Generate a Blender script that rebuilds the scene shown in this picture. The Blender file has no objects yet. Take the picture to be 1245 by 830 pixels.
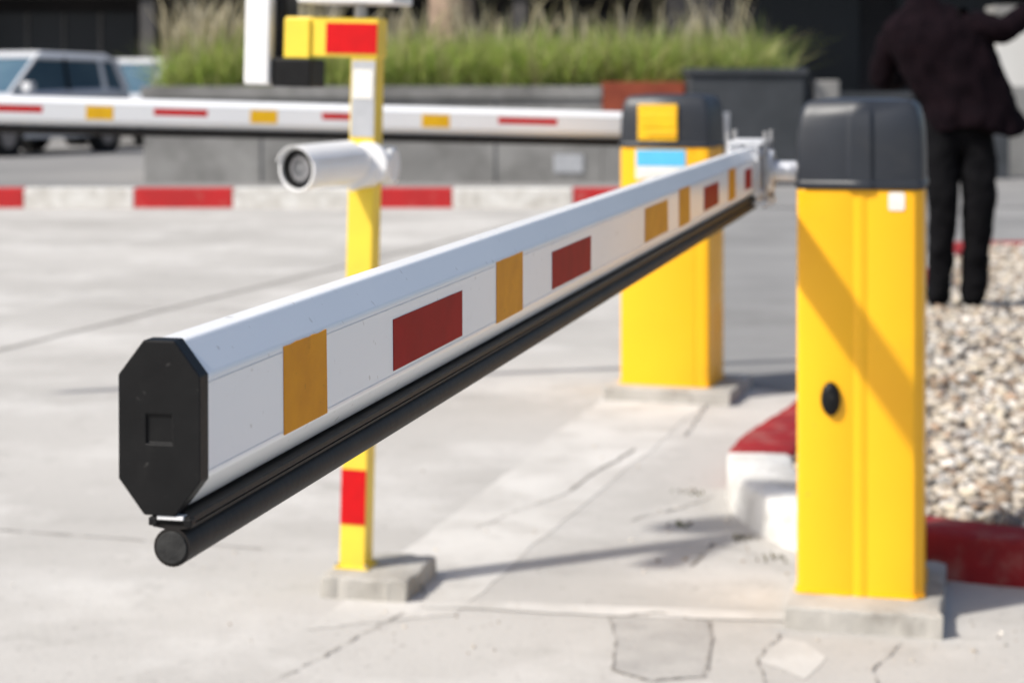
import bpy, bmesh, math, random
import numpy as np
from mathutils import Vector, Matrix, Euler
random.seed(4); rng=np.random.default_rng(7)
scene=bpy.context.scene
R=math.radians

# ------------------------------------------------------------------ materials
def mat(name,c1,c2=None,scale=8.0,rough=0.5,bump=0.0,bscale=None,metal=0.0,coat=0.0,detail=6,spec=0.5,lo=0.35,hi=0.65,grime=None,gscale=2.0,glo=0.5,ghi=0.75,gmax=.8,stain=None):
    m=bpy.data.materials.new(name); m.use_nodes=True
    nt=m.node_tree; N=nt.nodes; L=nt.links
    p=N["Principled BSDF"]
    p.inputs["Roughness"].default_value=rough; p.inputs["Metallic"].default_value=metal
    p.inputs["Coat Weight"].default_value=coat; p.inputs["Specular IOR Level"].default_value=spec
    if c2 is None: c2=tuple(x*0.86 for x in c1)
    tc=N.new("ShaderNodeTexCoord")
    def layer(prev,col,sc,a,b,mxv,rgh=.65):
        g=N.new("ShaderNodeTexNoise"); g.inputs["Scale"].default_value=sc; g.inputs["Detail"].default_value=9; g.inputs["Roughness"].default_value=rgh
        L.new(tc.outputs["Object"],g.inputs["Vector"])
        gr=N.new("ShaderNodeMapRange"); gr.inputs["From Min"].default_value=a; gr.inputs["From Max"].default_value=b
        gr.inputs["To Max"].default_value=mxv
        L.new(g.outputs["Fac"],gr.inputs["Value"])
        m2=N.new("ShaderNodeMix"); m2.data_type='RGBA'
        L.new(gr.outputs["Result"],m2.inputs["Factor"]); L.new(prev,m2.inputs["A"]); m2.inputs["B"].default_value=(*col,1)
        return m2.outputs["Result"]
    n=N.new("ShaderNodeTexNoise"); n.inputs["Scale"].default_value=scale; n.inputs["Detail"].default_value=detail
    L.new(tc.outputs["Object"],n.inputs["Vector"])
    mr=N.new("ShaderNodeMapRange"); mr.inputs["From Min"].default_value=lo; mr.inputs["From Max"].default_value=hi
    L.new(n.outputs["Fac"],mr.inputs["Value"])
    mx=N.new("ShaderNodeMix"); mx.data_type='RGBA'
    mx.inputs["A"].default_value=(*c1,1); mx.inputs["B"].default_value=(*c2,1)
    L.new(mr.outputs["Result"],mx.inputs["Factor"])
    out=mx.outputs["Result"]
    if grime is not None: out=layer(out,grime,gscale,glo,ghi,gmax)
    for s in (stain or []): out=layer(out,*s)
    L.new(out,p.inputs["Base Color"])
    if bump>0:
        b=N.new("ShaderNodeBump"); b.inputs["Strength"].default_value=bump; b.inputs["Distance"].default_value=0.01
        n2=N.new("ShaderNodeTexNoise"); n2.inputs["Scale"].default_value=bscale or scale*4; n2.inputs["Detail"].default_value=8
        L.new(tc.outputs["Object"],n2.inputs["Vector"]); L.new(n2.outputs["Fac"],b.inputs["Height"])
        L.new(b.outputs["Normal"],p.inputs["Normal"])
    return m
def attr_mat(name,rough=0.7,transl=0.0):
    m=bpy.data.materials.new(name); m.use_nodes=True
    nt=m.node_tree; p=nt.nodes["Principled BSDF"]; p.inputs["Roughness"].default_value=rough
    a=nt.nodes.new("ShaderNodeAttribute"); a.attribute_name="Col"
    nt.links.new(a.outputs["Color"],p.inputs["Base Color"])
    if transl>0:
        t=nt.nodes.new("ShaderNodeBsdfTranslucent"); nt.links.new(a.outputs["Color"],t.inputs["Color"])
        ms=nt.nodes.new("ShaderNodeMixShader"); ms.inputs[0].default_value=transl
        nt.links.new(p.outputs[0],ms.inputs[1]); nt.links.new(t.outputs[0],ms.inputs[2])
        nt.links.new(ms.outputs[0],nt.nodes["Material Output"].inputs["Surface"])
    return m

M={}
M['concrete']=mat("concrete",(.490,.471,.440),(.385,.369,.343),scale=.55,rough=.9,bump=.2,bscale=60,detail=12,lo=.3,hi=.7,grime=(.60,.582,.55),gscale=1.3,glo=.5,ghi=.70,spec=.2,
    stain=[((.29,.275,.252),.35,.50,.70,.6),((.31,.294,.27),4.5,.56,.70,.55),((.70,.68,.645),9,.62,.74,.5),((.22,.205,.188),38,.62,.73,.55,.5)])
M['concrete_l']=mat("concrete_light",(.575,.555,.52),(.48,.462,.43),scale=3,rough=.9,bump=.2,bscale=50,detail=10,spec=.2,stain=[((.39,.37,.338),5,.48,.68,.7)])
M['concrete_p']=mat("concrete_plinth",(.45,.43,.395),(.35,.333,.30),scale=7,rough=.9,bump=.3,bscale=40,detail=10,spec=.2,stain=[((.24,.222,.195),12,.54,.7,.65)])
M['patch']=mat("concrete_patch",(.41,.394,.368),(.34,.327,.307),scale=9,rough=.95,bump=.3,bscale=70,detail=10,spec=.2,stain=[((.26,.247,.228),25,.56,.7,.5)])
M['crack']=mat("crack_dirt",(.24,.222,.198),(.34,.318,.29),scale=20,rough=1,spec=.1)
M['asphalt']=mat("asphalt",(.275,.272,.265),(.21,.208,.204),scale=.8,rough=.9,bump=.2,bscale=80,detail=10,spec=.2,stain=[((.15,.146,.14),.6,.52,.7,.7)])  # street grey whose darker tone also stands in for cast shade
M['asphalt_b']=mat("asphalt_lot",(.27,.265,.258),(.21,.208,.204),scale=.5,rough=.9,bump=.2,bscale=30,detail=10,spec=.2)
M['ground']=mat("ground_far",(.17,.165,.155),(.13,.13,.12),scale=.1,rough=.95)
M['yellow']=mat("yellow_powdercoat",(.95,.49,.003),(.93,.455,.003),scale=3,rough=.4,bump=.012,bscale=200,grime=(.74,.37,.012),gscale=5,glo=.58,ghi=.85,coat=.1,stain=[((.45,.25,.04),60,.70,.78,.5,.4)])
M['yellow_p']=mat("yellow_paint",(.88,.64,.05),(.80,.56,.05),scale=9,rough=.45,bump=.03,bscale=60,grime=(.60,.42,.11),gscale=14,glo=.58,ghi=.8)
M['cap']=mat("charcoal_plastic",(.026,.030,.038),(.019,.022,.028),scale=6,rough=.42,bump=.03,bscale=250,grime=(.050,.051,.054),gscale=6,glo=.55,ghi=.85,spec=.4)
M['white']=mat("white_aluminium",(.86,.865,.87),(.82,.83,.84),scale=3,rough=.27,bump=.006,bscale=60,grime=(.68,.67,.64),gscale=22,glo=.62,ghi=.88,stain=[((.52,.50,.47),110,.69,.74,.6,.4)])
M['white2']=mat("white_plastic",(.80,.80,.80),(.73,.73,.73),scale=8,rough=.35)
M['black']=mat("black_plastic",(.0055,.0055,.006),(.008,.008,.0085),scale=40,rough=.48,bump=.03,bscale=180,grime=(.018,.0175,.017),gscale=30,glo=.55,ghi=.85,spec=.2,stain=[((.07,.068,.064),150,.71,.76,.5,.4)])
M['rubber']=mat("rubber",(.009,.008,.0078),(.016,.0135,.012),scale=25,rough=.58,bump=.04,bscale=120,grime=(.040,.031,.025),gscale=35,glo=.54,ghi=.85,spec=.28)
M['rubber_end']=mat("rubber_cut",(.024,.024,.024),(.045,.045,.044),scale=80,rough=.8,bump=.15,bscale=300,spec=.15)
M['orange']=mat("orange_reflective",(.70,.285,.004),(.62,.24,.004),scale=30,rough=.45,grime=(.50,.19,.008),gscale=45,glo=.56,ghi=.8,spec=.12,stain=[((.34,.14,.01),160,.68,.74,.6,.4)])
M['red']=mat("red_reflective",(.33,.0025,.0045),(.27,.002,.004),scale=30,rough=.5,spec=.08)
M['redb']=mat("red_tape",(.60,.005,.008),(.52,.005,.008),scale=30,rough=.45,spec=.2)
M['yelb']=mat("yellow_tape",(.86,.50,.012),(.78,.43,.012),scale=30,rough=.45,spec=.3)
M['seam']=mat("seam_grey",(.66,.67,.69),(.54,.55,.57),scale=40,rough=.5)
M['steel']=mat("galvanised_steel",(.76,.77,.79),(.64,.65,.67),scale=30,rough=.35,metal=.45)
M['bolt']=mat("bolt_steel",(.50,.50,.51),(.36,.36,.37),scale=60,rough=.35,metal=.75)
M['kerb_r']=mat("kerb_red",(.30,.020,.024),(.22,.022,.026),scale=8,rough=.85,bump=.6,bscale=35,grime=(.36,.20,.17),gscale=9,glo=.50,ghi=.78,spec=.15)
M['kerb_w']=mat("kerb_white",(.70,.69,.66),(.58,.56,.52),scale=6,rough=.85,bump=.6,bscale=35,grime=(.38,.355,.315),gscale=8,glo=.48,ghi=.72,spec=.15)
M['kerb_rf']=mat("kerb_red_far",(.50,.025,.028),(.42,.028,.03),scale=3,rough=.7,spec=.2,grime=(.42,.2,.17),gscale=5,glo=.55,ghi=.8)
M['wallc']=mat("planter_concrete",(.30,.296,.285),(.21,.207,.20),scale=1.2,rough=.9,bump=.3,bscale=20,grime=(.13,.127,.12),gscale=1.5,glo=.46,ghi=.70,spec=.2)
M['brick']=mat("rusty_red_render",(.30,.075,.04),(.23,.055,.032),scale=5,rough=.85,bump=.3,bscale=20,spec=.2)
M['dark']=mat("dark_stone",(.056,.061,.069),(.038,.043,.048),scale=3,rough=.7,spec=.3)
M['soil']=mat("soil",(.06,.045,.03),(.09,.07,.04),scale=5,rough=1)
M['bark']=mat("bark",(.40,.29,.22),(.26,.19,.14),scale=6,rough=.95,bump=.8,bscale=20)
M['bwall']=mat("building_wall",(.030,.028,.030),(.02,.02,.022),scale=.7,rough=.8,spec=.2)
M['bcol']=mat("building_column",(.11,.104,.10),(.078,.076,.076),scale=1,rough=.8,spec=.2)
M['bglass']=mat("building_glass",(.012,.014,.017),(.02,.022,.026),scale=.4,rough=.35,spec=.3)
M['bwhite']=mat("white_render",(.72,.71,.68),(.62,.61,.58),scale=1,rough=.85)
M['carw']=mat("car_paint",(.70,.715,.74),(.66,.67,.70),scale=1,rough=.25,coat=.6)
M['carglass']=mat("car_glass",(.05,.10,.14),(.08,.14,.18),scale=1,rough=.08,spec=.8)
M['tyre']=mat("tyre",(.02,.02,.02),(.03,.03,.03),rough=.8)
M['alloy']=mat("alloy",(.4,.4,.42),(.3,.3,.32),rough=.3,metal=.8)
M['lamp']=mat("lamp_lens",(.6,.62,.65),(.4,.42,.45),scale=10,rough=.1)
M['jacket']=mat("jacket_cloth",(.009,.005,.007),(.005,.003,.0045),scale=14,rough=.95,bump=.3,bscale=30,spec=.06)
M['trouser']=mat("trouser_cloth",(.004,.004,.005),(.007,.007,.008),scale=14,rough=.95,bump=.3,bscale=30,spec=.08)
M['skin']=mat("skin",(.45,.26,.18),(.38,.21,.15),scale=9,rough=.55)
M['hair']=mat("hair",(.012,.009,.008),(.02,.015,.012),scale=50,rough=.6)
M['glass_l']=mat("lens_glass",(.10,.105,.11),(.22,.22,.23),scale=60,rough=.15)
M['blue']=mat("blue_label",(.10,.50,.78),(.08,.42,.68),rough=.4)
M['sticker']=mat("white_label",(.80,.78,.72),(.72,.70,.64),scale=60,rough=.5)
M['greytape']=mat("grey_label",(.45,.46,.48),(.38,.39,.41),scale=20,rough=.4)
M['stone']=attr_mat("pebbles",.75)
M['gravelbed']=mat("gravel_bed",(.16,.135,.11),(.07,.055,.045),scale=60,rough=1,bump=1,bscale=60)
M['blade']=attr_mat("grass_blades",.6,.5)
M['leaf']=attr_mat("tree_leaves",.6,.3)

# ------------------------------------------------------------------ helpers
def empty(name,loc=(0,0,0),rot=(0,0,0)):
    e=bpy.data.objects.new(name,None); scene.collection.objects.link(e)
    e.location=loc; e.rotation_euler=rot; e.empty_display_size=.1
    return e
def link(name,me,mats,parent=None,loc=(0,0,0),rot=(0,0,0)):
    o=bpy.data.objects.new(name,me); scene.collection.objects.link(o)
    for m in (mats if isinstance(mats,(list,tuple)) else [mats]): me.materials.append(M[m])
    o.location=loc; o.rotation_euler=rot
    if parent: o.parent=parent
    return o
def bev(o,w,seg=2,ang=30):
    b=o.modifiers.new("bevel",'BEVEL'); b.width=w; b.segments=seg; b.limit_method='ANGLE'; b.angle_limit=R(ang)
    b.harden_normals=False
def smooth(o,ang=40):
    for p in o.data.polygons: p.use_smooth=True
    try: o.data.set_sharp_from_angle(angle=R(ang))
    except Exception: pass
def box(name,x0,x1,y0,y1,z0,z1,m,parent=None,bevel=0,loc=(0,0,0),rot=(0,0,0)):
    v=[(x,y,z) for x in(x0,x1) for y in(y0,y1) for z in(z0,z1)]
    f=[(0,1,3,2),(4,6,7,5),(0,4,5,1),(2,3,7,6),(0,2,6,4),(1,5,7,3)]
    me=bpy.data.meshes.new(name); me.from_pydata(v,[],f); me.update()
    o=link(name,me,m,parent,loc,rot)
    if bevel: bev(o,bevel)
    return o
def loft(name,rings,m,parent=None,cap=True,loc=(0,0,0),rot=(0,0,0),sm=None,closed=True):
    n=len(rings[0]); v=[tuple(p) for r in rings for p in r]; f=[]
    for i in range(len(rings)-1):
        for j in range(n if closed else n-1):
            k=(j+1)%n
            f.append((i*n+j,i*n+k,(i+1)*n+k,(i+1)*n+j))
    if cap:
        f.append(tuple(reversed(range(n)))); f.append(tuple(range((len(rings)-1)*n,len(rings)*n)))
    me=bpy.data.meshes.new(name); me.from_pydata(v,[],f)
    bm=bmesh.new(); bm.from_mesh(me); bmesh.ops.recalc_face_normals(bm,faces=bm.faces); bm.to_mesh(me); bm.free()
    me.update()
    o=link(name,me,m,parent,loc,rot)
    if sm: smooth(o,sm)
    return o
def cyl(name,p0,p1,r0,m,parent=None,r1=None,n=28,bevel=0,sm=40):
    p0=Vector(p0);p1=Vector(p1); r1=r0 if r1 is None else r1
    d=(p1-p0).normalized(); a=d.orthogonal().normalized(); b=d.cross(a)
    rings=[]
    for p,r in((p0,r0),(p1,r1)):
        rings.append([p+a*r*math.cos(t)+b*r*math.sin(t) for t in [2*math.pi*i/n for i in range(n)]])
    o=loft(name,rings,m,parent,sm=sm)
    if bevel: bev(o,bevel)
    return o
def tube(name,pts,radii,m,parent=None,n=16):
    pts=[Vector(p) for p in pts]; rings=[]; a=None
    for i,p in enumerate(pts):
        d=(pts[min(i+1,len(pts)-1)]-pts[max(i-1,0)]).normalized()
        if a is None: a=d.orthogonal().normalized()
        a=(a-d*a.dot(d)).normalized(); b=d.cross(a)
        rings.append([p+(a*math.cos(t)+b*math.sin(t))*radii[i] for t in [2*math.pi*k/n for k in range(n)]])
    return loft(name,rings,m,parent,sm=60)
def sheet(name,pts,z,m,parent=None):
    me=bpy.data.meshes.new(name); me.from_pydata([(x,y,z) for x,y in pts],[],[tuple(range(len(pts)))]); me.update()
    bm=bmesh.new(); bm.from_mesh(me)
    for f in bm.faces:
        f.normal_update()
        if f.normal.z<0: f.normal_flip()
    bm.to_mesh(me); bm.free()
    return link(name,me,m,parent)
def ribbon(name,pts,w,z,m,parent=None,jit=0.0,sub=8,wj=0.5,breaks=0.0):
    P=[]; drift=Vector((0,0))
    for i in range(len(pts)-1):
        a=Vector(pts[i]);b=Vector(pts[i+1])
        for k in range(sub):
            q=a.lerp(b,k/sub)
            drift=drift*.7+Vector((random.uniform(-jit,jit),random.uniform(-jit,jit)))
            P.append(q+drift)
    P.append(Vector(pts[-1])); v=[];f=[]
    for i,p in enumerate(P):
        d=(P[min(i+1,len(P)-1)]-P[max(i-1,0)]).normalized(); n=Vector((-d.y,d.x))
        ww=w*random.uniform(1-wj,1+wj)/2
        if random.random()<breaks: ww*=.15
        if i in (0,len(P)-1): ww*=.1
        v+= [(p.x+n.x*ww,p.y+n.y*ww,z),(p.x-n.x*ww,p.y-n.y*ww,z)]
        if i: f.append((2*i-2,2*i-1,2*i+1,2*i))
    me=bpy.data.meshes.new(name); me.from_pydata(v,[],f); me.update()
    return link(name,me,m,parent)

# ------------------------------------------------------------------ ground
sheet("ground",[(-400,-100),(400,-100),(400,700),(-400,700)],-.010,'ground')
sheet("concrete_pavement",[(-16,-6),(14,-6),(14,18.12),(-16,18.12)],0,'concrete')
sheet("road_shade_sheet",[(.78,7.35),(1.02,7.1),(1.25,7.2),(2.75,13.3),(8,13.2),(14,12.8),(14,18.1),(1.75,18.1)],.002,'asphalt')  # street asphalt; darker colour paints in the ground shade beside the far cabinet
sheet("parking_lot",[(-40,18.3),(40,18.3),(40,70),(-40,70)],-.004,'asphalt_b')
def irregular(pts,j,sub=7):
    out=[]; dr=Vector((0,0))
    for i in range(len(pts)):
        a=Vector(pts[i]);b=Vector(pts[(i+1)%len(pts)])
        for k in range(sub):
            dr=dr*.75+Vector((random.uniform(-j,j),random.uniform(-j,j)))
            q=a.lerp(b,k/sub)+dr; out.append((q.x,q.y))
    return out
e=empty("pavement_repair")
sheet("cement_strip",irregular([(-.42,4.0),(-.12,4.12),(.66,6.75),(.74,7.2),(.38,7.2),(.20,6.5)],.009,30),.0012,'concrete_l',e)
sheet("cement_seam",irregular([(-.2,4.16),(.60,4.04),(.60,4.12),(-.18,4.22)],.004,24),.0024,'concrete_l',e)
sheet("broken_patch",irregular([(.205,4.08),(.312,4.12),(.414,4.045),(.40,3.86),(.365,3.676),(.261,3.646),(.190,3.713),(.215,3.9)],.003,7),.0016,'patch',e)
sheet("broken_patch_2",irregular([(.48,3.78),(.555,3.93),(.60,3.90),(.62,3.80),(.56,3.66)],.003,7),.0012,'concrete_l',e)
e=empty("pavement_cracks")
ribbon("crack",[(-.60,3.3),(-.454,3.636),(-.363,3.82),(-.233,4.12)],.0035,.0036,'crack',e,.004,16,.6,.25)
ribbon("crack_patch",[(.205,4.08),(.312,4.12),(.414,4.045),(.40,3.86),(.365,3.676),(.261,3.646),(.190,3.713),(.215,3.9),(.205,4.08)],.0045,.004,'crack',e,.0025,11,.9,.25)
ribbon("crack_b",[(.16,5.35),(.24,5.6),(.379,6.0)],.008,.0036,'crack',e,.006,12,.6,.1)
ribbon("crack_b2",[(-.10,4.9),(.02,5.1),(.16,5.35)],.003,.0036,'crack',e,.006,12,.6,.4)
ribbon("crack_c",[(.47,3.55),(.48,3.78),(.555,3.965)],.0035,.0036,'crack',e,.004,12,.6,.25)
ribbon("crack_d",[(.66,3.5),(.70,3.71),(.79,3.906)],.003,.0036,'crack',e,.004,12,.6,.25)
ribbon("crack_e",[(.42,4.5),(.50,4.75),(.58,4.62)],.006,.0036,'crack',e,.006,12,.6,.2)
ribbon("crack_f",[(.30,5.0),(.45,5.15),(.56,5.3)],.006,.0036,'crack',e,.007,12,.6,.2)
ribbon("crack_h",[(.56,6.2),(.70,6.9),(.95,7.6)],.008,.0036,'crack',e,.008,12,.6,.2)
u2=(.28,.96)
ribbon("joint_long",[(-2.2-5*u2[0],8.28-5*u2[1]),(-2.2,8.28),(-2.2+10*u2[0],8.28+10*u2[1])],.024,.0036,'crack',e,.002,40,.25)
ribbon("joint_cross",[(-1.3-5*.96,4.89+5*.28),(-1.3,4.89),(-.60,4.69)],.006,.0036,'crack',e,.001,30,.4,.1)
ribbon("joint_cross_b",[(-6,11.0),(1.2,9.0)],.010,.0036,'crack',e,.002,40,.4,.1)

def blades(name,centres,hmin,hmax,w,cols,m,parent=None,lean=.5):
    V=[];F=[];C=[]
    for (x,y,z) in centres:
        h=random.uniform(hmin,hmax); a=random.uniform(0,6.283); l=h*random.uniform(.05,lean)
        dx,dy=math.cos(a)*l,math.sin(a)*l; b=random.uniform(0,3.14); wx,wy=math.cos(b)*w,math.sin(b)*w
        i=len(V)
        V+=[(x-wx,y-wy,z),(x+wx,y+wy,z),(x+dx*.35-wx*.8,y+dy*.35-wy*.8,z+h*.55),(x+dx*.35+wx*.8,y+dy*.35+wy*.8,z+h*.55),(x+dx,y+dy,z+h*(1-.25*l/h))]
        F+=[(i,i+1,i+3,i+2),(i+2,i+3,i+4)]
        c=random.choice(cols); k=random.uniform(.7,1.2)
        C+=[(c[0]*k*.65,c[1]*k*.65,c[2]*k*.65,1)]*2+[(c[0]*k,c[1]*k,c[2]*k,1)]*3
    me=bpy.data.meshes.new(name); me.from_pydata(V,[],F); me.update()
    ca=me.color_attributes.new("Col",'FLOAT_COLOR','POINT'); ca.data.foreach_set("color",np.array(C,dtype=np.float32).ravel())
    return link(name,me,m,parent)
pts=[]
for cx,cy,n,s in ((.44,4.95,22,.016),(.57,4.80,25,.02),(.50,5.35,20,.025),(.62,4.58,20,.02),(-.22,4.30,14,.015)):
    for _ in range(n): pts.append((random.gauss(cx,s),random.gauss(cy,s),0.0))
blades("weeds",pts,.006,.018,.0025,[(.12,.14,.05),(.10,.08,.04),(.2,.17,.08)],'blade',None,.9)

# ------------------------------------------------------------------ painted far kerb
e=empty("painted_kerb",(0,18.12,0))
bx=[-12.9,-11.9,-10.8,-9.8,-8.7,-7.7,-6.7,-5.65,-4.6,-3.56,-2.63,-1.37,-.56,.576,1.40]
for i in range(len(bx)-1):
    red=(i%2==1)
    box("segment_%d"%i,bx[i]+.003,bx[i+1]-.003,0,.2,-.02,.185,'kerb_rf' if red else 'kerb_w',e,.012)

# ------------------------------------------------------------------ island with curved kerb and gravel
out=[(2.8,3.85),(1.14,4.32),(.95,4.42),(.72,4.58),(.60,4.88),(.575,5.25),(.64,5.6),(.78,5.95),(.95,6.35),(2.75,12.7),(3.2,13.05),(6,12.2),(5.6,3.2)]
P=[Vector(p) for p in out]
for _ in range(3):
    Q=[]
    for i in range(len(P)):
        a=P[i];b=P[(i+1)%len(P)]; Q+= [a.lerp(b,.25),a.lerp(b,.75)]
    P=Q
area=sum(P[i].x*P[(i+1)%len(P)].y-P[(i+1)%len(P)].x*P[i].y for i in range(len(P)))/2
if area<0: P.reverse()
Q=[]
for i in range(len(P)):
    a=P[i];b=P[(i+1)%len(P)]; n=max(1,int((b-a).length/.05))
    for k in range(n): Q.append(a.lerp(b,k/n))
P=Q; n=len(P)
def off(d):
    o=[]
    for i in range(n):
        t=(P[(i+1)%n]-P[i-1]).normalized(); o.append(P[i]+Vector((-t.y,t.x))*d)
    return o
prof=[(0,-.02),(.0015,.03),(.003,.060),(.003,.090),(.007,.099),(.014,.103),(.08,.104),(.165,.103),(.18,.095),(.185,.02)]
rings=[off(d) for d,_ in prof]
V=[];F=[];MI=[]
K=len(prof)
for i in range(n):
    for k,(d,z) in enumerate(prof):
        V.append((rings[k][i].x+random.uniform(-.0028,.0028),rings[k][i].y+random.uniform(-.0028,.0028),z+random.uniform(-.0018,.0018)))
def kcol(p):
    if p.x<.83 and p.y<5.42 and p.y>4.2: return 1
    if p.y<=5.0: return 0 if p.x<2.2 else int(p.x)%2
    return 0 if p.y<7.0 else (1 if int(p.y)%2 else 0)
for i in range(n):
    j=(i+1)%n
    for k in range(K-1):
        F.append((i*K+k,j*K+k,j*K+k+1,i*K+k+1)); MI.append(kcol(P[i]))
me=bpy.data.meshes.new("kerb"); me.from_pydata(V,[],F); me.update()
kerb=link("curved_kerb",me,['kerb_r','kerb_w']); me.polygons.foreach_set("material_index",MI); smooth(kerb,50)
inner=off(.17)
sheet("gravel_base",[(p.x,p.y) for p in inner],.07,'gravelbed')
IN=[(p.x,p.y) for p in off(.2)]
ia=np.array(IN)[::4]
def inside(x,y):
    c=np.zeros(len(x),bool); j=len(ia)-1
    for i in range(len(ia)):
        xi,yi=ia[i];xj,yj=ia[j]
        cond=((yi>y)!=(yj>y))&(x<(xj-xi)*(y-yi)/(yj-yi+1e-12)+xi); c^=cond; j=i
    return c
def ico(sub):
    bm=bmesh.new(); bmesh.ops.create_icosphere(bm,subdivisions=sub,radius=1)
    v=np.array([x.co[:] for x in bm.verts]); f=np.array([[q.index for q in p.verts] for p in bm.faces]); bm.free(); return v,f
PAL=np.array([(.50,.44,.36),(.38,.32,.25),(.64,.60,.54),(.26,.19,.13),(.42,.40,.37),(.17,.14,.12),(.56,.49,.38),(.36,.25,.17)])
stV=[];stF=[];stC=[];base=0
def addstones(x,y,sub,rmin,rmax,zlo,zhi):
    global base
    v0,f0=ico(sub); n=len(x)
    r=rmin+(rmax-rmin)*rng.uniform(0,1,n)**2
    sc=np.stack([r*rng.uniform(.8,1.4,n),r*rng.uniform(.7,1.1,n),r*rng.uniform(.5,.85,n)],1)
    jit=1+rng.uniform(-.16,.16,(n,len(v0),1))
    v=v0[None]*jit*sc[:,None,:]
    a=rng.uniform(0,6.28,n); ca,sa=np.cos(a)[:,None],np.sin(a)[:,None]
    t=rng.uniform(-.5,.5,n); ct,stt=np.cos(t)[:,None],np.sin(t)[:,None]
    X,Y,Z=v[...,0],v[...,1],v[...,2]
    Y,Z=Y*ct-Z*stt,Y*stt+Z*ct
    X,Y=X*ca-Y*sa,X*sa+Y*ca
    v=np.stack([X+x[:,None],Y+y[:,None],Z+rng.uniform(zlo,zhi,n)[:,None]],2)
    c=PAL[rng.choice(len(PAL),n,p=[.22,.17,.18,.09,.12,.08,.08,.06])]*rng.uniform(.8,1.1,(n,1))
    c=np.concatenate([c,np.ones((n,1))],1)
    stV.append(v.reshape(-1,3)); stF.append((f0[None]+(np.arange(n)*len(v0))[:,None,None]+base).reshape(-1,3)); stC.append(np.repeat(c,len(v0),0))
    base+=n*len(v0)
def scatter(N,cond,sub,rmin,rmax,zlo,zhi):
    x=rng.uniform(.5,6,N); y=rng.uniform(3.2,13.1,N)
    k=inside(x,y)&cond(x,y); addstones(x[k],y[k],sub,rmin,rmax,zlo,zhi)
def flush(name):
    global stV,stF,stC,base
    V=np.concatenate(stV);F=np.concatenate(stF);C=np.concatenate(stC).astype(np.float32)
    me=bpy.data.meshes.new(name); me.vertices.add(len(V)); me.vertices.foreach_set("co",V.ravel())
    me.loops.add(F.size); me.loops.foreach_set("vertex_index",F.ravel().astype(np.int32))
    me.polygons.add(len(F)); me.polygons.foreach_set("loop_start",np.arange(0,F.size,3,dtype=np.int32))
    me.update(calc_edges=True); me.polygons.foreach_set("use_smooth",np.ones(len(F),bool))
    ca=me.color_attributes.new("Col",'FLOAT_COLOR','POINT'); ca.data.foreach_set("color",C.ravel())
    link(name,me,'stone'); stV=[];stF=[];stC=[];base=0
scatter(100000,lambda x,y:(y<6.6)&(x<.27*y+.9),2,.009,.026,.074,.098)
scatter(42000,lambda x,y:(y>=6.6)&(x<.27*y+.9),1,.013,.030,.074,.098)
scatter(16000,lambda x,y:(x>=.27*y+.9),1,.018,.034,.078,.095)
flush("gravel")
xs=np.concatenate([rng.normal(.50,.10,40),rng.normal(.95,.12,30),rng.uniform(-1.2,1.2,110),rng.normal(-.2,.15,25)])
ys=np.concatenate([rng.normal(4.75,.25,40),rng.normal(3.95,.12,30),rng.uniform(3.3,7,110),rng.normal(4.05,.1,25)])
addstones(xs,ys,1,.0015,.006,.001,.003); flush("loose_grit")

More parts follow.
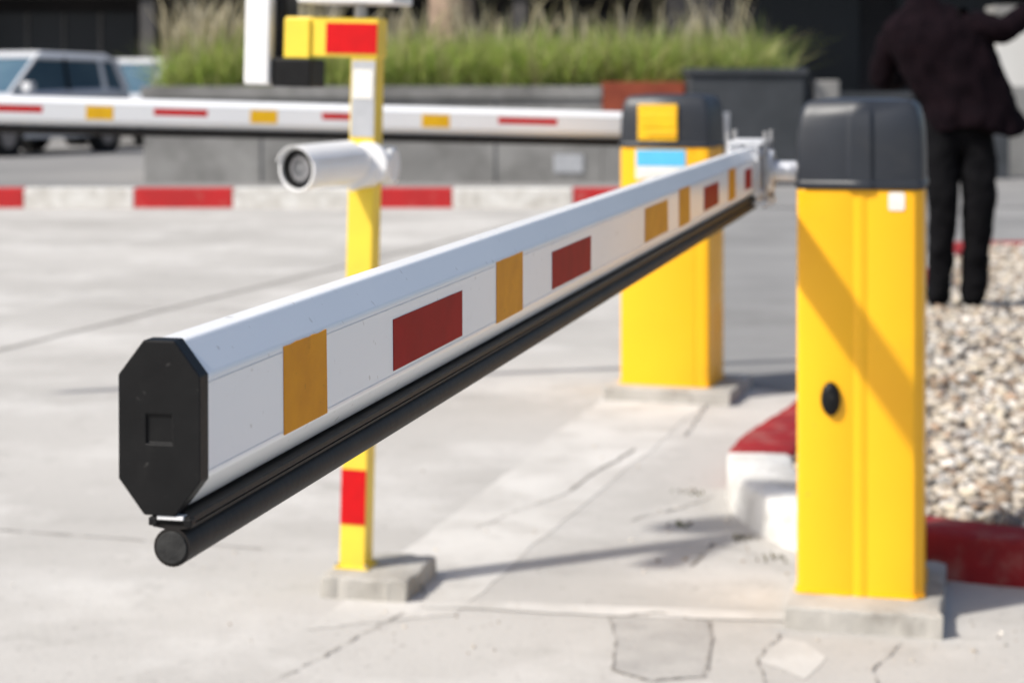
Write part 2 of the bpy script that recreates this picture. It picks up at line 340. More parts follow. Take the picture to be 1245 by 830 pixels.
# ------------------------------------------------------------------ barrier arm
CX,CZ=.0165,.0212
def octo(w,h,cx,cz):
    a,b=w/2,h/2
    return [(a,-b+cz),(a,b-cz),(a-cx,b),(-a+cx,b),(-a,b-cz),(-a,-b+cz),(-a+cx,-b),(a-cx,-b)]
def barrier_arm(loc,rot,length,stripes,hub):
    e=empty("boom_barrier_arm",loc,rot)
    w,h=.0505,.103
    pr=octo(w,h,CX,CZ)
    o=loft("beam",[[(x,y,z) for x,z in pr] for y in (.004,length)],'white',e); bev(o,.0022,3)
    pc=octo(w+.0022,h+.0024,CX,CZ)
    s=.0082; sq=[(s,-.0095),(s,.0080),(-s,.0080),(-s,-.0095)]
    oc=[pc[7],pc[0],pc[1],pc[2],pc[3],pc[4],pc[5],pc[6]]
    V=[(x,-.004,z) for x,z in oc]+[(x,.010,z) for x,z in oc]+[(x,-.004,z) for x,z in sq]+[(x,-.0022,z) for x,z in sq]
    F=[]
    for k in range(8): F.append((k,(k+1)%8,8+(k+1)%8,8+k))
    for k in range(4):
        F.append((2*k,2*k+1,16+k)); F.append((2*k+1,(2*k+2)%8,16+(k+1)%4,16+k))
        F.append((16+k,16+(k+1)%4,20+(k+1)%4,20+k))
    F.append((20,21,22,23)); F.append(tuple(range(8,16)))
    me=bpy.data.meshes.new("end_cap"); me.from_pydata(V,[],F)
    bm=bmesh.new(); bm.from_mesh(me); bmesh.ops.recalc_face_normals(bm,faces=bm.faces); bm.to_mesh(me); bm.free()
    o=link("end_cap",me,'black',e); bev(o,.0012,2,35)
    for sg in (1,-1):
        box("seam_top",sg*(w/2-.0005),sg*(w/2+.0004),.012,length-.25,.0257,.0262,'seam',e)
        box("seam_low",sg*(w/2-.0005),sg*(w/2+.0003),.012,length-.25,-.0276,-.0272,'seam',e)
    for (a,b,kind) in stripes:
        if kind=='O': z0,z1=-.0300,.0300
        elif kind=='R': z0,z1=-.0245,.0165
        elif kind=='o': z0,z1=-.026,.022
        elif kind=='r': z0,z1=-.006,.018
        for sg in (1,-1):
            x0=sg*(w/2+.0006)
            nseg=14; edge=[]
            for k in range(nseg+1):
                yy=a+(b-a)*k/nseg
                edge.append((yy,z1+(random.uniform(-.0007,.0002) if kind=='O' else random.uniform(-.0001,.0001))))
            ptsl=[(a+random.uniform(-.0012,.0012),z0),(b+random.uniform(-.0012,.0012),z0+random.uniform(-.0006,.0006))]+[(q if 0<i<nseg else q+random.uniform(-.0015,.0015),z) for i,(q,z) in reversed(list(enumerate(edge)))]
            V=[(x0,q,z) for q,z in ptsl]+[(x0-.0004*sg,q,z) for q,z in ptsl]
            nn=len(ptsl)
            F=[tuple(range(nn)),tuple(reversed(range(nn,2*nn)))]+[(i,(i+1)%nn,nn+(i+1)%nn,nn+i) for i in range(nn)]
            me=bpy.data.meshes.new("tape"); me.from_pydata(V,[],F)
            bm=bmesh.new(); bm.from_mesh(me); bmesh.ops.recalc_face_normals(bm,faces=bm.faces); bm.to_mesh(me); bm.free()
            link("tape_red" if kind in 'Rr' else "tape_orange",me,('red' if kind in 'R' else 'redb' if kind=='r' else 'orange' if loc[1]<3 else 'yelb'),e)
    yb=length-.12; bx_=.0065
    box("bumper_rail",bx_-.0125,bx_+.0125,-.001,yb,-.0575,-.0530,'black',e,.0008)
    box("rail_plate",bx_-.0085,bx_+.0085,-.0030,.004,-.0552,-.0528,'white2',e,.0004)
    for sx in (-1,1): box("rail_lip",*sorted((bx_+sx*.0085,bx_+sx*.0140)),-.0032,.004,-.0590,-.0540,'black',e,.0008)
    prf=[]
    for k in range(24):
        t=math.pi*.5-.42-(2*math.pi-.84)*k/23
        prf.append((bx_+.0118*math.cos(t),-.0722+.0118*math.sin(t)))
    prf=[(bx_+.0125,-.0582),(bx_+.0125,-.0602),(bx_+.0050,-.0612)]+prf+[(bx_-.0050,-.0612),(bx_-.0125,-.0602),(bx_-.0125,-.0582)]
    V0=[[(x,y,z) for x,z in prf] for y in (0,yb*.33,yb*.66,yb)]
    loft("bumper_rubber",V0,'rubber',e,sm=35)
    cyl("bumper_plug",(bx_,-.0012,-.0722),(bx_,.001,-.0722),.0098,'rubber_end',e,bevel=.0006)
    L=length
    box("clamp_side_near",w/2+.002,w/2+.007,L-.22,L+.02,-.060,.060,'steel',e,.001)
    box("clamp_side_off",-w/2-.007,-w/2-.002,L-.22,L+.02,-.060,.060,'steel',e,.001)
    box("clamp_back",-w/2-.002,w/2+.002,L+.006,L+.016,-.055,.055,'steel',e,.001)
    for yy in (L-.19,L-.13,L-.06,L-.01):
        for zz in (-.04,.04):
            cyl("bolt",(w/2+.007,yy,zz),(w/2+.015,yy,zz),.008,'bolt',e,n=6)
            cyl("bolt",(-w/2-.012,yy,zz),(-w/2-.007,yy,zz),.008,'bolt',e,n=6)
    for yy in (L-.16,L-.03):
        box("clamp_strap",-w/2-.012,w/2+.012,yy-.014,yy+.014,.060,.068,'steel',e,.001)
        cyl("strap_rod",(w/2+.016,yy,-.075),(w/2+.016,yy,.088),.0055,'bolt',e,n=12)
        cyl("strap_rod",(-w/2-.014,yy,-.075),(-w/2-.014,yy,.088),.0055,'bolt',e,n=12)
        box("clamp_strap_low",-w/2-.022,w/2+.024,yy-.014,yy+.014,-.070,-.0605,'steel',e,.001)
    cyl("pivot_flange",(w/2+.016,L-.09,.0),(w/2+.028,L-.09,.0),.045,'steel',e,bevel=.002)
    cyl("pivot_shaft",(w/2+.028,L-.09,.0),(w/2+hub,L-.09,.0),.022,'steel',e)
    return e
def ls(v): return (v*1.0115-1.159)*1.028
st=[(1.283,1.367,'O'),(1.5225,1.727,'R'),(1.850,1.958,'O'),(2.095,2.305,'R'),(2.683,2.885,'o'),(2.995,3.108,'O'),(3.269,3.458,'R'),(3.596,3.70,'O'),(3.853,3.97,'R')]
barrier_arm((-.2110,1.159,.9185),(.0079,0,-math.atan(.24)),3.22,[(ls(a),ls(b),k) for a,b,k in st],.105)
k=1.04
fs=[(.10,.22,'r'),(.34,.44,'o'),(.60,.8505,'r'),(.997,1.089,'o'),(1.228,1.414,'r'),(1.565,1.661,'o'),(1.821,2.02,'r'),(2.1875,2.292,'o'),(2.476,2.701,'r')]
barrier_arm((-2.53,6.64,1.068),(-.0283,0,-math.atan2(.96,.28)),3.5,[(a*k,b*k,q) for a,b,q in fs],.14)

# ------------------------------------------------------------------ cabinets
def cabinet(loc,rot,W,D,near):
    e=empty("barrier_cabinet",loc,(0,0,rot))
    g1,g2=(.42,.60) if near else (.80,.83)
    x1=W*g1;x2=W*g2
    c=.016
    plan=[(.0,c),(.005,.005),(c,0),(x1,0),(x1+.007,.002),(x1+.011,.002),(x1+.018,-.001)]
    if near: plan+=[(x2-.018,-.001),(x2-.011,.002),(x2-.007,.002),(x2,0),(W-c-.012,0),(W-.018,.002)]
    else: plan+=[(x2,-.001),(W-c,-.001),(W-.006,.003),(W-.002,.008)]
    plan+=[(W,c+.004),(W,D*.45),(W-.006,D*.46),(W-.006,D*.54),(W,D*.55),(W,D-c),(W-c,D),(c,D),(0,D-c)]
    H=.859
    o=loft("body",[[(x,y,z) for x,y in plan] for z in (0,.25,.6,H)],'yellow',e); bev(o,.0022,2,25); smooth(o,25)
    cx,cy=W/2,D/2
    if near: hp=[(.0,c+.01),(.006,.008),(c+.008,0),(x1-.006,0),(x1+.004,-.007),(x2-.004,-.007),(x2+.006,0),(W-c-.008,0),(W-.006,.008),(W,c+.01),(W,D-c),(W-c,D),(c,D),(0,D-c)]
    else: hp=[(.0,c+.01),(.006,.008),(c+.008,0),(W*.3,0),(W*.32,-.002),(W*.7,-.002),(W*.72,0),(W-c-.008,0),(W-.006,.008),(W,c+.01),(W,D-c),(W-c,D),(c,D),(0,D-c)]
    def ring(s,z):
        return [(cx+(x-cx)*s,cy+(y-cy)*s,z) for x,y in hp]
    rs=[ring(1.0,H+.0005),ring(1.035,H+.001),ring(1.04,H+.004),ring(1.04,H+.014),ring(1.02,H+.017),ring(1.02,H+.021),ring(1.012,H+.08),ring(.995,H+.125),ring(.965,H+.152),ring(.91,H+.176),ring(.83,H+.187),ring(.5,H+.193)]
    o=loft("hood",rs,'cap',e,sm=30); bev(o,.003,3,40)
    loft("base_flange",[[(cx+(x-cx)*1.03,cy+(y-cy)*1.03,z) for x,y in plan] for z in (0,.006)],'yellow',e)
    return e,H
def knob(e,x,z,y=0):
    rings=[]
    for yy,s in ((0,1.0),(-.006,1.0),(-.012,.9),(-.016,.7),(-.018,.35)):
        rings.append([(x+.021*s*math.cos(t),y+yy,z+.036*s*math.sin(t)) for t in [2*math.pi*i/28 for i in range(28)]])
    loft("lock_cover",rings,'black',e,sm=60)
    cyl("lock_pin",(x+.002,y-.019,z+.006),(x+.002,y-.0165,z+.006),.005,'rubber_end',e,n=12)
rn=-R(13.5)
e,H=cabinet((.6053,4.10,.05),rn,.265,.27,True)
knob(e,.073,.415)
cx_=.210
rings=[[(cx_+.017*sx,-.0012-yy,.835+.0195*sz) for sx,sz in ((-1,-.8),(-.8,-1),(.8,-1),(1,-.8),(1,.8),(.8,1),(-.8,1),(-1,.8))] for yy in (0,.0008)]
loft("label",rings,'sticker',e)
rf=-R(17)
e,H=cabinet((.392,7.0,.05),rf,.33,.29,False)
box("label_white",.06,.245,-.0032,-.0012,.745,.852,'sticker',e)
box("label_blue",.062,.243,-.005,-.0034,.792,.850,'blue',e)
box("label_lines",.075,.2,-.0046,-.0034,.76,.764,'greytape',e)
box("hood_window",.07,.215,-.013,.03,.885,1.015,'yelb',e,.003)
box("hood_window_step",.085,.215,-.017,.02,.93,.985,'yelb',e,.003)
box("hood_window_bar",.105,.215,-.020,.02,.905,.918,'yellow',e,.002)
def plinth(name,loc,rot,sx,sy,h):
    me=bpy.data.meshes.new(name); bm=bmesh.new()
    bmesh.ops.create_grid(bm,x_segments=14,y_segments=14,size=.5)
    ext=bmesh.ops.extrude_face_region(bm,geom=bm.faces[:])
    for q in [g for g in ext['geom'] if isinstance(g,bmesh.types.BMVert)]: q.co.z=1
    for q in bm.verts:
        ed=max(abs(q.co.x),abs(q.co.y))
        q.co.x*=sx; q.co.y*=sy
        z=q.co.z
        q.co.z= h+random.uniform(-.001,.0005) if z>.5 else -.02
        if ed>.49:
            q.co.x+=random.uniform(-.005,.005); q.co.y+=random.uniform(-.005,.005)
            if z>.5: q.co.z-=random.uniform(0,.006)
    bmesh.ops.recalc_face_normals(bm,faces=bm.faces)
    bm.to_mesh(me); bm.free()
    o=link(name,me,'concrete_p',None,loc,(0,0,rot)); bev(o,.003,2,40); smooth(o,35)
    return o
plinth("concrete_plinth",(.775,4.185,0),rn,.32,.46,.050)
plinth("concrete_plinth",(.615,7.09,0),rf,.46,.46,.050)
plinth("concrete_plinth",(-.30,4.34,0),rn,.20,.24,.050)

# ------------------------------------------------------------------ post with camera
e=empty("sign_post",(-.351,4.33,.05),(0,R(1.4),rn))
w=.030
box("post",-w,w,-w,w,0,1.225,'yellow_p',e,.003)
box("base_plate",-.040,.040,-.040,.040,0,.005,'yellow_p',e,.002)
for sx in(-1,1):
    for sy in(-1,1): cyl("anchor_bolt",(sx*.034,sy*.034,.005),(sx*.034,sy*.034,.012),.004,'bolt',e,n=6)
box("tape_red",-w+.001,w-.001,-w-.0025,-w-.0008,.10,.222,'redb',e)
box("tape_grey",-w+.004,w-.002,-w-.0025,-w-.0008,.965,1.135,'greytape',e)
box("tape_white",-w+.008,w-.006,-w-.004,-w-.003,1.05,1.115,'sticker',e)
box("cross_beam",-.185,w+.004,-w-.004,w+.004,1.142,1.230,'yellow_p',e,.003)
box("beam_tape_red",-.088,w+.002,-w-.0065,-w-.0048,1.150,1.218,'redb',e)
box("beam_bracket",-.185,-.125,-w-.012,-w-.005,1.138,1.226,'yellow_p',e,.002)
box("reader_body",-.214,-.120,-.04,.06,1.072,1.136,'black',e,.004)
box("reader_back",-.214,-.188,-.02,.06,1.14,1.29,'black',e,.004)
box("reader_front",-.277,-.217,-.05,.05,1.075,1.31,'white2',e,.006)
box("rain_hood",-.15,.075,-.06,.09,1.262,1.285,'white2',e,.004)
cyl("hood_stem",(-.02,0,1.228),(-.02,0,1.264),.015,'bolt',e)
c=empty("security_camera",(0,0,0))
ax=Vector((-.52,-.85,-.035)).normalized()
front=Vector((-.446,4.105,.952)); 
back=front-ax*.18
def hollow(name,p0,p1,ro,ri,m,parent,n=40):
    p0=Vector(p0);p1=Vector(p1);d=(p1-p0).normalized();a=d.orthogonal().normalized();b=d.cross(a)
    T=[2*math.pi*i/n for i in range(n)]
    R_=[(p0,ri),(p1,ri),(p1,ro),(p0,ro),(p0,ri)]
    return loft(name,[[p+(a*math.cos(t)+b*math.sin(t))*r for t in T] for p,r in R_],m,parent,cap=False,sm=40)
cyl("housing",front-ax*.004,back,.045,'white2',c,bevel=.004,n=40)
cyl("rear_cap",back,back-ax*.02,.043,'white2',c,r1=.034,bevel=.002,n=40)
hollow("front_hood",front-ax*.002,front+ax*.022,.0475,.043,'white2',c)
hollow("inner_ring",front-ax*.001,front+ax*.015,.0428,.031,'black',c)
cyl("lens_plate",front-ax*.003,front+ax*.003,.032,'greytape',c,n=40)
hollow("lens_ring",front+ax*.003,front+ax*.010,.026,.020,'alloy',c)
cyl("lens",front+ax*.003,front+ax*.006,.020,'glass_l',c)
side=ax.cross(Vector((0,0,1))).normalized(); up=side.cross(ax).normalized()
rr=[]
for q in (front+ax*.03,back+ax*.02):
    rr.append([q+(side*math.cos(t)+up*math.sin(t))*.0505 for t in [R(20+140*i/20) for i in range(21)]]+[q+(side*math.cos(t)+up*math.sin(t))*.0485 for t in [R(160-140*i/20) for i in range(21)]])
loft("sunshield",rr,'white2',c,sm=40)
cyl("knuckle",back+ax*.03,back-ax*.03,.040,'white2',c,r1=.030,bevel=.004)
tube("bracket_arm",[back-ax*.005-up*.01,Vector((-.340,4.268,.915)),Vector((-.325,4.272,.925)),Vector((-.318,4.285,.945))],[.026,.028,.030,.030],'white2',c)
cyl("bracket_base",(-.322,4.272,.955),(-.316,4.298,.955),.048,'white2',c,bevel=.004)
cyl("junction_box",(-.292,4.33,.95),(-.262,4.323,.95),.042,'white2',c,bevel=.005)
box("mount_strap",-.372,-.274,4.285,4.293,.93,.975,'steel',c,.002)
tube("cable",[back-ax*.018,Vector((-.335,4.315,.88)),Vector((-.30,4.37,.90)),Vector((-.29,4.365,.95))],[.004]*4,'black',c,8)

# ------------------------------------------------------------------ planter wall
e=empty("planter_wall")
box("front_wall",-4.4,1.08,23.0,23.25,-.02,1.0,'wallc',e,.01)
box("coping",-4.43,1.08,22.96,23.32,1.003,1.15,'wallc',e,.01)
for x in (-3.0,-1.6,-.2): box("joint",x-.008,x+.008,22.992,22.999,0,1.0,'dark',e)
box("side_wall",-4.4,-4.15,23.252,28,-.02,1.0,'wallc',e,.01)
box("right_lower_wall",1.083,2.06,23.0,23.25,-.02,.84,'wallc',e,.01)
box("red_panel",1.083,2.06,22.97,23.25,.843,1.20,'brick',e,.01)
box("soil_bed",-4.15,3.35,23.25,27.9,0,.98,'soil',e)
box("drain_vent",.5,.85,22.985,22.998,.12,.34,'greytape',e)
e=empty("stone_planter")
box("box_wall",2.08,3.42,22.5,23.8,-.02,1.28,'dark',e,.02)
box("rim",2.05,3.46,22.46,23.84,1.282,1.36,'dark',e,.01)
pts=[]
for _ in range(430):
    cx=random.uniform(-4.15,3.2); cy=23.3+3.0*random.random()**1.4; nn=random.randint(30,60)
    s=random.uniform(.06,.15); dz=random.uniform(-.2,.12)
    for _ in range(nn): pts.append((random.gauss(cx,s),max(23.28,random.gauss(cy,s)),.95+dz))
GC=[(.37,.46,.10),(.44,.51,.14),(.25,.36,.07),(.50,.50,.20),(.32,.43,.10),(.52,.49,.25)]
blades("tall_grass",pts,.40,1.10,.012,GC,'blade',None,1.05)
pts=[]
for _ in range(900):
    cx=random.uniform(-4.2,3.0) if random.random()<.45 else random.uniform(-4.3,-2.4)
    pts.append((cx,random.uniform(23.5,26.5),1.35+random.uniform(0,.4)))
blades("grass_plumes",pts,.4,.85,.017,[(.56,.49,.33),(.50,.44,.27),(.62,.56,.42)],'blade',None,.6)

def tree(name,loc,trunk_r,h,crown_r,nleaf,seed):
    rs=random.Random(seed); e=empty(name,loc)
    pts=[(0,0,0),(.05,.02,h*.2),(-.03,.05,h*.4),(.06,0,h*.6),(0,0,h*.8)]
    tube("trunk",pts,[trunk_r*1.2,trunk_r,trunk_r*.85,trunk_r*.6,trunk_r*.3],'bark',e)
    ends=[]
    for i in range(9):
        a=i*2.4; z0=h*rs.uniform(.42,.72); L=crown_r*rs.uniform(.6,1)
        p1=Vector((math.cos(a)*L*.5,math.sin(a)*L*.5,z0+L*.35)); p2=Vector((math.cos(a)*L,math.sin(a)*L,z0+L*.6))
        tube("limb_%d"%i,[(0,0,z0),p1,p2],[trunk_r*.4,trunk_r*.25,trunk_r*.08],'bark',e,8); ends+=[p1,p2,(p1+p2)/2]
    ends.append(Vector((0,0,h*.9)))
    V=[];F=[];C=[]
    for _ in range(nleaf):
        c0=rs.choice(ends); r=crown_r*.28
        p=c0+Vector((rs.gauss(0,r),rs.gauss(0,r),rs.gauss(0,r*.7)))
        a=Vector((rs.uniform(-1,1),rs.uniform(-1,1),rs.uniform(-1,1))).normalized(); b=a.orthogonal().normalized()
        s=rs.uniform(.05,.1); i=len(V)
        V+=[p-a*s,p+b*s*.5,p+a*s,p-b*s*.5]; F.append((i,i+1,i+2,i+3))
        k_=rs.uniform(.6,1.2); C+=[(.07*k_,.11*k_,.03*k_,1)]*4
    me=bpy.data.meshes.new("leaves"); me.from_pydata([tuple(v) for v in V],[],F); me.update()
    ca=me.color_attributes.new("Col",'FLOAT_COLOR','POINT'); ca.data.foreach_set("color",np.array(C,dtype=np.float32).ravel())
    link("leaves",me,'leaf',e)
tree("shade_tree",(-.85,25.6,.9),.30,6.5,2.6,7000,3)
tree("shade_tree",(9.5,28,0),.2,6.5,2.8,7000,5)

# ------------------------------------------------------------------ buildings
def building(name,x0,x1,y,d,floors,bay,mw,mc):
    e=empty(name,(0,0,0)); fh=3.6
    box("core",x0,x1,y+1.2,y+d,0,fh*floors,mw,e)
    n=int((x1-x0)/bay)
    for f in range(floors):
        z=f*fh
        box("slab_%d"%f,x0-.3,x1+.3,y,y+1.19,z+fh-.35,z+fh,mc,e)
        for i in range(n+1):
            x=x0+i*(x1-x0)/n
            box("column",x-.16,x+.16,y+.1,y+.42,z,z+fh-.352,mc,e)
            if i<n:
                x2=x+(x1-x0)/n
                box("window",x+.45,x2-.45,y+1.13,y+1.197,z+(.15 if f==0 else .9),z+fh-.7,'bglass',e)
                for t in (.3,.5,.7): box("mullion",x+(x2-x)*t-.04,x+(x2-x)*t+.04,y+1.08,y+1.127,z+.15,z+fh-.7,mc,e)
    box("roof_parapet",x0-.3,x1+.3,y-.05,y+d,fh*floors+.002,fh*floors+.8,mc,e)
building("office_building",-34,13,44,14,3,4.2,'bwall','bcol')
e=empty("dark_building")
box("wall",3.2,10.5,30,40,0,7.5,'bwall',e)
for i in range(3): box("window_%d"%i,3.8+i*2.2,5.4+i*2.2,29.93,29.99,.9,2.9,'bglass',e)
box("canopy",3.0,10.7,28.8,29.99,3.3,3.55,'bcol',e)
box("plinth_band",3.18,10.52,29.95,29.99,0,.6,'bcol',e)
e=empty("white_boundary_wall")
box("wall",6.3,16,25,25.3,1.15,2.1,'bwhite',e); box("dado",6.27,16,24.97,25.33,0,1.147,'wallc',e); box("coping",6.25,16.1,24.9,25.4,2.103,2.2,'wallc',e)
box("utility_box",3.55,3.85,22.6,22.9,.0,1.22,'wallc',None,.02)
e=empty("low_wall"); box("wall",3.46,6.2,24.0,24.25,-.02,1.0,'dark',e); box("coping",3.44,6.22,23.95,24.3,1.003,1.08,'dark',e)

# ------------------------------------------------------------------ cars
def car(loc,heading,glass='carglass'):
    e=empty("parked_car",loc,(0,0,heading))
    prof=[(-2.05,.35,.70,.74),(-2.0,.28,.95,.80),(-1.6,.26,1.00,.84),(-.6,.25,.98,.86),(.6,.25,.95,.86),(1.15,.26,.92,.85),(1.75,.28,.80,.80),(2.0,.32,.66,.72),(2.06,.38,.58,.62)]
    rings=[]
    for x,zl,zh,hw in prof:
        zm=(zl+zh)/2
        rings.append([(x,-hw*.93,zl),(x,-hw,zm),(x,-hw*.99,zh-.06),(x,-hw*.90,zh),(x,hw*.90,zh),(x,hw*.99,zh-.06),(x,hw,zm),(x,hw*.93,zl)])
    loft("body",rings,'carw',e,sm=45)
    o2=[[(-1.95,-.76,.95),(-1.95,.76,.95),(1.15,.77,.91),(1.15,-.77,.91)],[(-1.72,-.66,1.42),(-1.72,.66,1.42),(.35,.65,1.46),(.35,-.65,1.46)]]
    loft("cabin_glass",o2,glass,e)
    rr=[[(-1.76,-.66,1.43),(-1.76,.66,1.43),(.42,.65,1.45),(.42,-.65,1.45)],[(-1.60,-.60,1.53),(-1.60,.60,1.53),(.15,.58,1.55),(.15,-.58,1.55)]]
    o=loft("roof",rr,'carw',e); bev(o,.03,3)
    for s in(-1,1):
        tube("a_pillar",[(1.15,s*.775,.92),(.36,s*.655,1.46)],[.035,.035],'carw',e,8)
        tube("c_pillar",[(-1.93,s*.765,.95),(-1.72,s*.665,1.44)],[.07,.06],'carw',e,8)
        tube("b_pillar",[(-.35,s*.78,.95),(-.35,s*.665,1.46)],[.035,.03],'black',e,8)
        tube("quarter_pillar",[(-1.35,s*.775,.95),(-1.3,s*.665,1.45)],[.05,.04],'carw',e,8)
        tube("roof_rail",[(.38,s*.655,1.45),(-1.74,s*.665,1.43)],[.03,.03],'carw',e,8)
        box("door_mirror",.78,.95,*(sorted((s*.84,s*1.02))),.93,1.08,'carw',e,.03)
        box("headlamp",1.84,2.02,*sorted((s*.42,s*.72)),.55,.70,'lamp',e,.03)
        box("door_handle",-.35,-.2,*sorted((s*.855,s*.875)),.80,.83,'alloy',e)
        for x in(-1.3,1.28):
            cyl("tyre",(x,s*.62,.31),(x,s*.865,.31),.31,'tyre',e,bevel=.03)
            cyl("rim",(x,s*.86,.31),(x,s*.875,.31),.19,'alloy',e,n=10)
            hollow("wheel_arch",(x,s*.84,.32),(x,s*.872,.32),.36,.315,'black',e)
    box("grille",2.0,2.075,-.35,.35,.40,.52,'black',e,.01)
    box("number_plate",2.076,2.085,-.24,.24,.40,.50,'sticker',e)
    box("bumper_intake",1.98,2.06,-.5,.5,.29,.37,'black',e)
    return e
h=math.atan2(-.89,-.45)
c1=car((-8.55,33.4,0),h); c1.scale=(1.0,1.03,1.14)
c2=car((-7.4,39.0,0),h+.1); c2.scale=(1,1.02,1.12)
car((-16.2,39,0),h)

# ------------------------------------------------------------------ person
pe=empty("person",(2.10,9.05,0))
def skin(name,verts,edges,radii,m,parent,sub=2,root=0):
    me=bpy.data.meshes.new(name); me.from_pydata(verts,edges,[]); me.update()
    o=link(name,me,m,parent); md=o.modifiers.new("skin",'SKIN'); md.use_smooth_shade=True
    sv=me.skin_vertices[0].data
    for i,r in enumerate(radii):
        rx,ry=(r if isinstance(r,tuple) else (r,r)); sv[i].radius=(rx,ry)
    sv[root].use_root=True
    s=o.modifiers.new("sub",'SUBSURF'); s.levels=sub; s.render_levels=sub
    return o
tx=bpy.data.textures.new("folds",'CLOUDS'); tx.noise_scale=.09; tx.noise_depth=2
def folds(o,st=.03):
    d=o.modifiers.new("folds",'DISPLACE'); d.texture=tx; d.strength=st; d.mid_level=.5; d.texture_coords='LOCAL'
bv=[(0,0,.93),(-.05,0,1.12),(-.10,.02,1.33),(-.14,.03,1.48),(-.17,.05,1.555),
    (.05,-.02,1.43),(.21,-.04,1.40),(.36,.04,1.50),(-.29,.08,1.40),(-.31,.20,1.17),(-.16,.38,1.18),
    (-.085,0,.86),(-.08,-.02,.66),(-.078,-.015,.48),(-.085,.01,.28),(-.095,.03,.09),
    (.085,0,.86),(.09,-.02,.66),(.085,-.02,.48),(.08,.01,.28),(.07,.03,.09)]
be=[(0,1),(1,2),(2,3),(3,4),(3,5),(5,6),(6,7),(3,8),(8,9),(9,10),(0,11),(11,12),(12,13),(13,14),(14,15),(0,16),(16,17),(17,18),(18,19),(19,20)]
br=[.12,.12,.13,.075,.055,.065,.047,.030,.065,.047,.030,.10,.088,.070,.062,.058,.10,.092,.074,.066,.062]
o=skin("body",bv,be,br,'trouser',pe,3); folds(o,.03)
for x in (-.095,.07):
    rings=[]
    for yy,w_,hh in ((-.09,.025,.05),(-.06,.038,.10),(0,.042,.11),(.08,.045,.07),(.15,.042,.05),(.19,.02,.03)):
        rings.append([(x+w_*math.cos(t)-yy*.35,yy+.02,max(0.0,hh/2+hh/2*math.sin(t))) for t in [2*math.pi*i/14 for i in range(14)]])
    loft("shoe",rings,'black',pe,sm=60)
def ell(c,rx,ry,n=48,fold=0.0):
    return [(c[0]+rx*math.cos(t)*(1+fold*math.sin(5*t+c[2]*9)),c[1]+ry*math.sin(t)*(1+fold*math.sin(7*t)),c[2]+fold*.35*math.sin(3*t+1)) for t in [2*math.pi*i/n for i in range(n)]]
jr=[ell((.075,0,.925),.20,.15,fold=.05),ell((.085,0,.915),.24,.175,fold=.07),ell((.075,0,.97),.235,.175,fold=.05),ell((.035,0,1.07),.225,.16,fold=.03),ell((-.02,.0,1.18),.23,.15,fold=.03),ell((-.07,.01,1.30),.255,.155,fold=.02),ell((-.10,.02,1.39),.26,.145,fold=.01),ell((-.11,.025,1.45),.225,.115),ell((-.13,.03,1.50),.13,.085),ell((-.155,.04,1.54),.075,.072),ell((-.165,.045,1.57),.062,.060)]
o=loft("jacket",jr,'jacket',pe,sm=80); s_=o.modifiers.new("sub",'SUBSURF'); s_.levels=2; s_.render_levels=2; folds(o,.035)
o=skin("jacket_sleeve_right",[(-.06,0,1.40),(.06,-.02,1.42),(.15,-.035,1.40),(.22,-.04,1.40),(.29,0,1.45),(.345,.03,1.485)],[(0,1),(1,2),(2,3),(3,4),(4,5)],[.085,.088,.080,.072,.062,.050],'jacket',pe,3); folds(o,.025)
o=skin("jacket_sleeve_left",[(-.16,.04,1.40),(-.30,.08,1.36),(-.33,.18,1.17),(-.25,.29,1.165),(-.17,.37,1.18)],[(0,1),(1,2),(2,3),(3,4)],[.085,.085,.072,.058,.048],'jacket',pe,3); folds(o,.025)
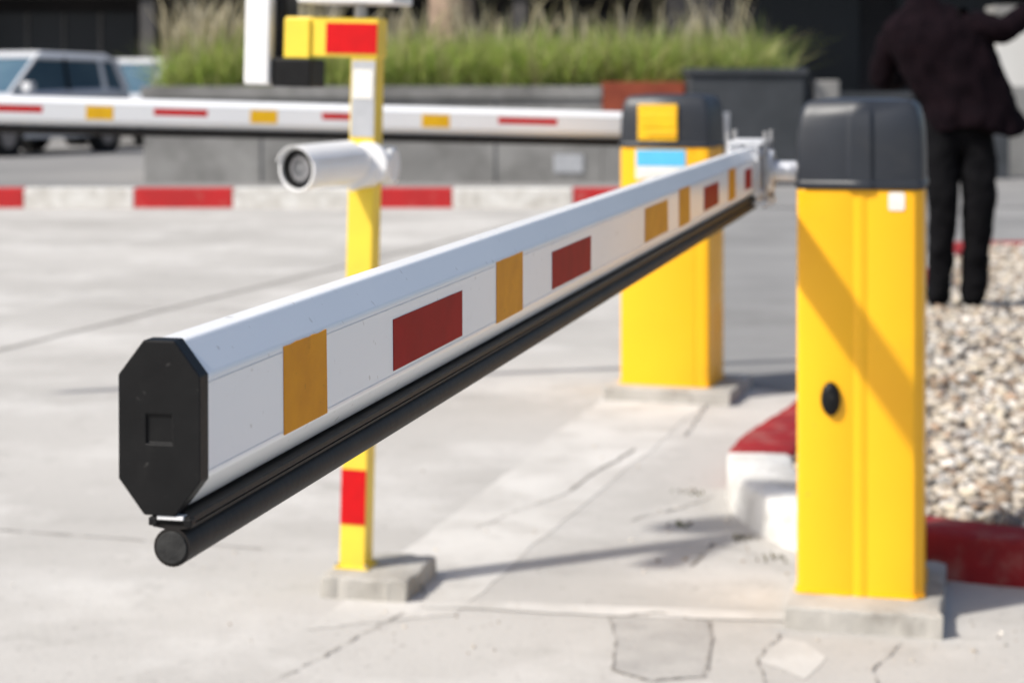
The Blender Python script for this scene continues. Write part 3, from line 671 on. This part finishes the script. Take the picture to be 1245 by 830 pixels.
def head(parent,c,fd):
    bm=bmesh.new(); bmesh.ops.create_uvsphere(bm,u_segments=32,v_segments=24,radius=1)
    for v in bm.verts:
        x,y,z=v.co
        s=1.0
        if z<0: s=1-.28*(-z)**1.3
        v.co=Vector((x*.076*s,y*.098*(s if y>0 else s*.92),z*.118))
        if y>.75 and -.35<z<.05 and abs(x)<.22: v.co.y+=.02*(1-abs(x)/.22)*(1-abs(z+.2)/.3)
        if y>.6 and .02<z<.2 and .15<abs(x)<.5: v.co.y-=.008
        if y>.6 and -.55<z<-.42 and abs(x)<.3: v.co.y+=.005
    me=bpy.data.meshes.new("head"); bm.to_mesh(me); bm.free()
    rz=math.atan2(-fd[0],fd[1])
    o=link("head",me,'skin',parent,c,(R(-8),0,rz)); smooth(o,180)
    hm=bmesh.new(); bmesh.ops.create_uvsphere(hm,u_segments=32,v_segments=24,radius=1)
    dl=[v for v in hm.verts if (v.co.y>.35 and v.co.z<.45) or v.co.z<-.55]
    bmesh.ops.delete(hm,geom=dl,context='VERTS')
    for v in hm.verts: v.co=Vector((v.co.x*.083,v.co.y*.104-.004,v.co.z*.125+.004))
    me=bpy.data.meshes.new("hair"); hm.to_mesh(me); hm.free()
    o2=link("hair",me,'hair',parent,c,(R(-8),0,rz)); smooth(o2,180); so=o2.modifiers.new("s",'SOLIDIFY'); so.thickness=.006
    mw=Matrix.Translation(c)@Euler((R(-8),0,rz)).to_matrix().to_4x4()
    for s in(-1,1):
        q=mw@Vector((s*.028,.083,.010)); cyl("eye",q,mw@Vector((s*.028,.091,.010)),.009,'sticker',parent,n=12)
        cyl("iris",mw@Vector((s*.028,.090,.010)),mw@Vector((s*.028,.0925,.010)),.004,'black',parent,n=10)
        tube("ear",[mw@Vector((s*.072,-.005,.02)),mw@Vector((s*.084,-.012,.005)),mw@Vector((s*.072,-.005,-.03))],[.008,.011,.006],'skin',parent,8)
    tube("mouth",[mw@Vector((-.02,.082,-.052)),mw@Vector((0,.092,-.054)),mw@Vector((.02,.082,-.052))],[.002,.004,.002],'brick',parent,8)
    tube("neck",[(-.155,.04,1.50),(c[0]+.01,c[1]-.01,c[2]-.07)],[.056,.054],'skin',parent)
head(pe,(-.20,.065,1.68),(-.7,.7))
def hand(name,wr,d,up,parent):
    wr=Vector(wr);d=Vector(d).normalized(); up=Vector(up); sd=d.cross(up).normalized(); up=sd.cross(d).normalized()
    V=[wr,wr+d*.03,wr+d*.055];E=[(0,1),(1,2)];Rr=[.022,(.028),(.026)]
    for k_,(o,l) in enumerate(((-.028,.066),(-.010,.076),(.010,.072),(.028,.058))):
        a=wr+d*.075+sd*o; b=a+d*l*.45-up*.006; c_=b+d*l*.3-up*.014; f=c_+d*l*.18-up*.016
        i=len(V); V+=[a,b,c_,f]; E+=[(2,i),(i,i+1),(i+1,i+2),(i+2,i+3)]; Rr+=[.010,.009,.0085,.007]
    a=wr+d*.03-sd*.032; b=a+d*.03-sd*.018-up*.01; c_=b+d*.03-sd*.003-up*.01
    i=len(V); V+=[a,b,c_]; E+=[(1,i),(i,i+1),(i+1,i+2)]; Rr+=[.012,.010,.008]
    skin(name,[tuple(v) for v in V],E,Rr,'skin',parent,1)
hand("hand_right",(.355,.037,1.495),(.15,.08,.10),(0,0,1),pe)
hand("hand_left",(-.165,.375,1.18),(.15,.18,.01),(0,0,1),pe)

# ------------------------------------------------------------------ light, sky
S=Vector((-.87,-.49,0)).normalized(); el=R(46)
dirs=Vector((S.x*math.cos(el),S.y*math.cos(el),math.sin(el)))
sd=bpy.data.lights.new("sun",'SUN'); sd.energy=4.7; sd.angle=R(2.4); sd.color=(1,.965,.905)
so=bpy.data.objects.new("sun",sd); scene.collection.objects.link(so); so.location=(-10,-5,12)
so.rotation_euler=dirs.to_track_quat('Z','Y').to_euler()
wd=bpy.data.worlds.new("World"); scene.world=wd; wd.use_nodes=True
nt=wd.node_tree; sk=nt.nodes.new("ShaderNodeTexSky"); sk.sky_type='NISHITA'; sk.sun_disc=False
sk.sun_elevation=el; sk.sun_rotation=math.atan2(dirs.x,dirs.y); sk.dust_density=3.0; sk.air_density=1.0; sk.ozone_density=1.0
bg=nt.nodes["Background"]; bg.inputs["Strength"].default_value=.15
nt.links.new(sk.outputs[0],bg.inputs["Color"])
scene.view_settings.view_transform='Standard'; scene.view_settings.look='None'; scene.view_settings.exposure=0

# ------------------------------------------------------------------ camera
cd=bpy.data.cameras.new("camera"); co=bpy.data.objects.new("camera",cd); scene.collection.objects.link(co)
co.location=(0,0,1.122); co.rotation_euler=(R(90),0,0)
cd.sensor_width=36; cd.lens=2340/1245*36; cd.shift_y=-307/1245; cd.clip_end=2000; cd.clip_start=.05
cd.dof.use_dof=True; cd.dof.focus_distance=1.48; cd.dof.aperture_fstop=9.0
scene.camera=co
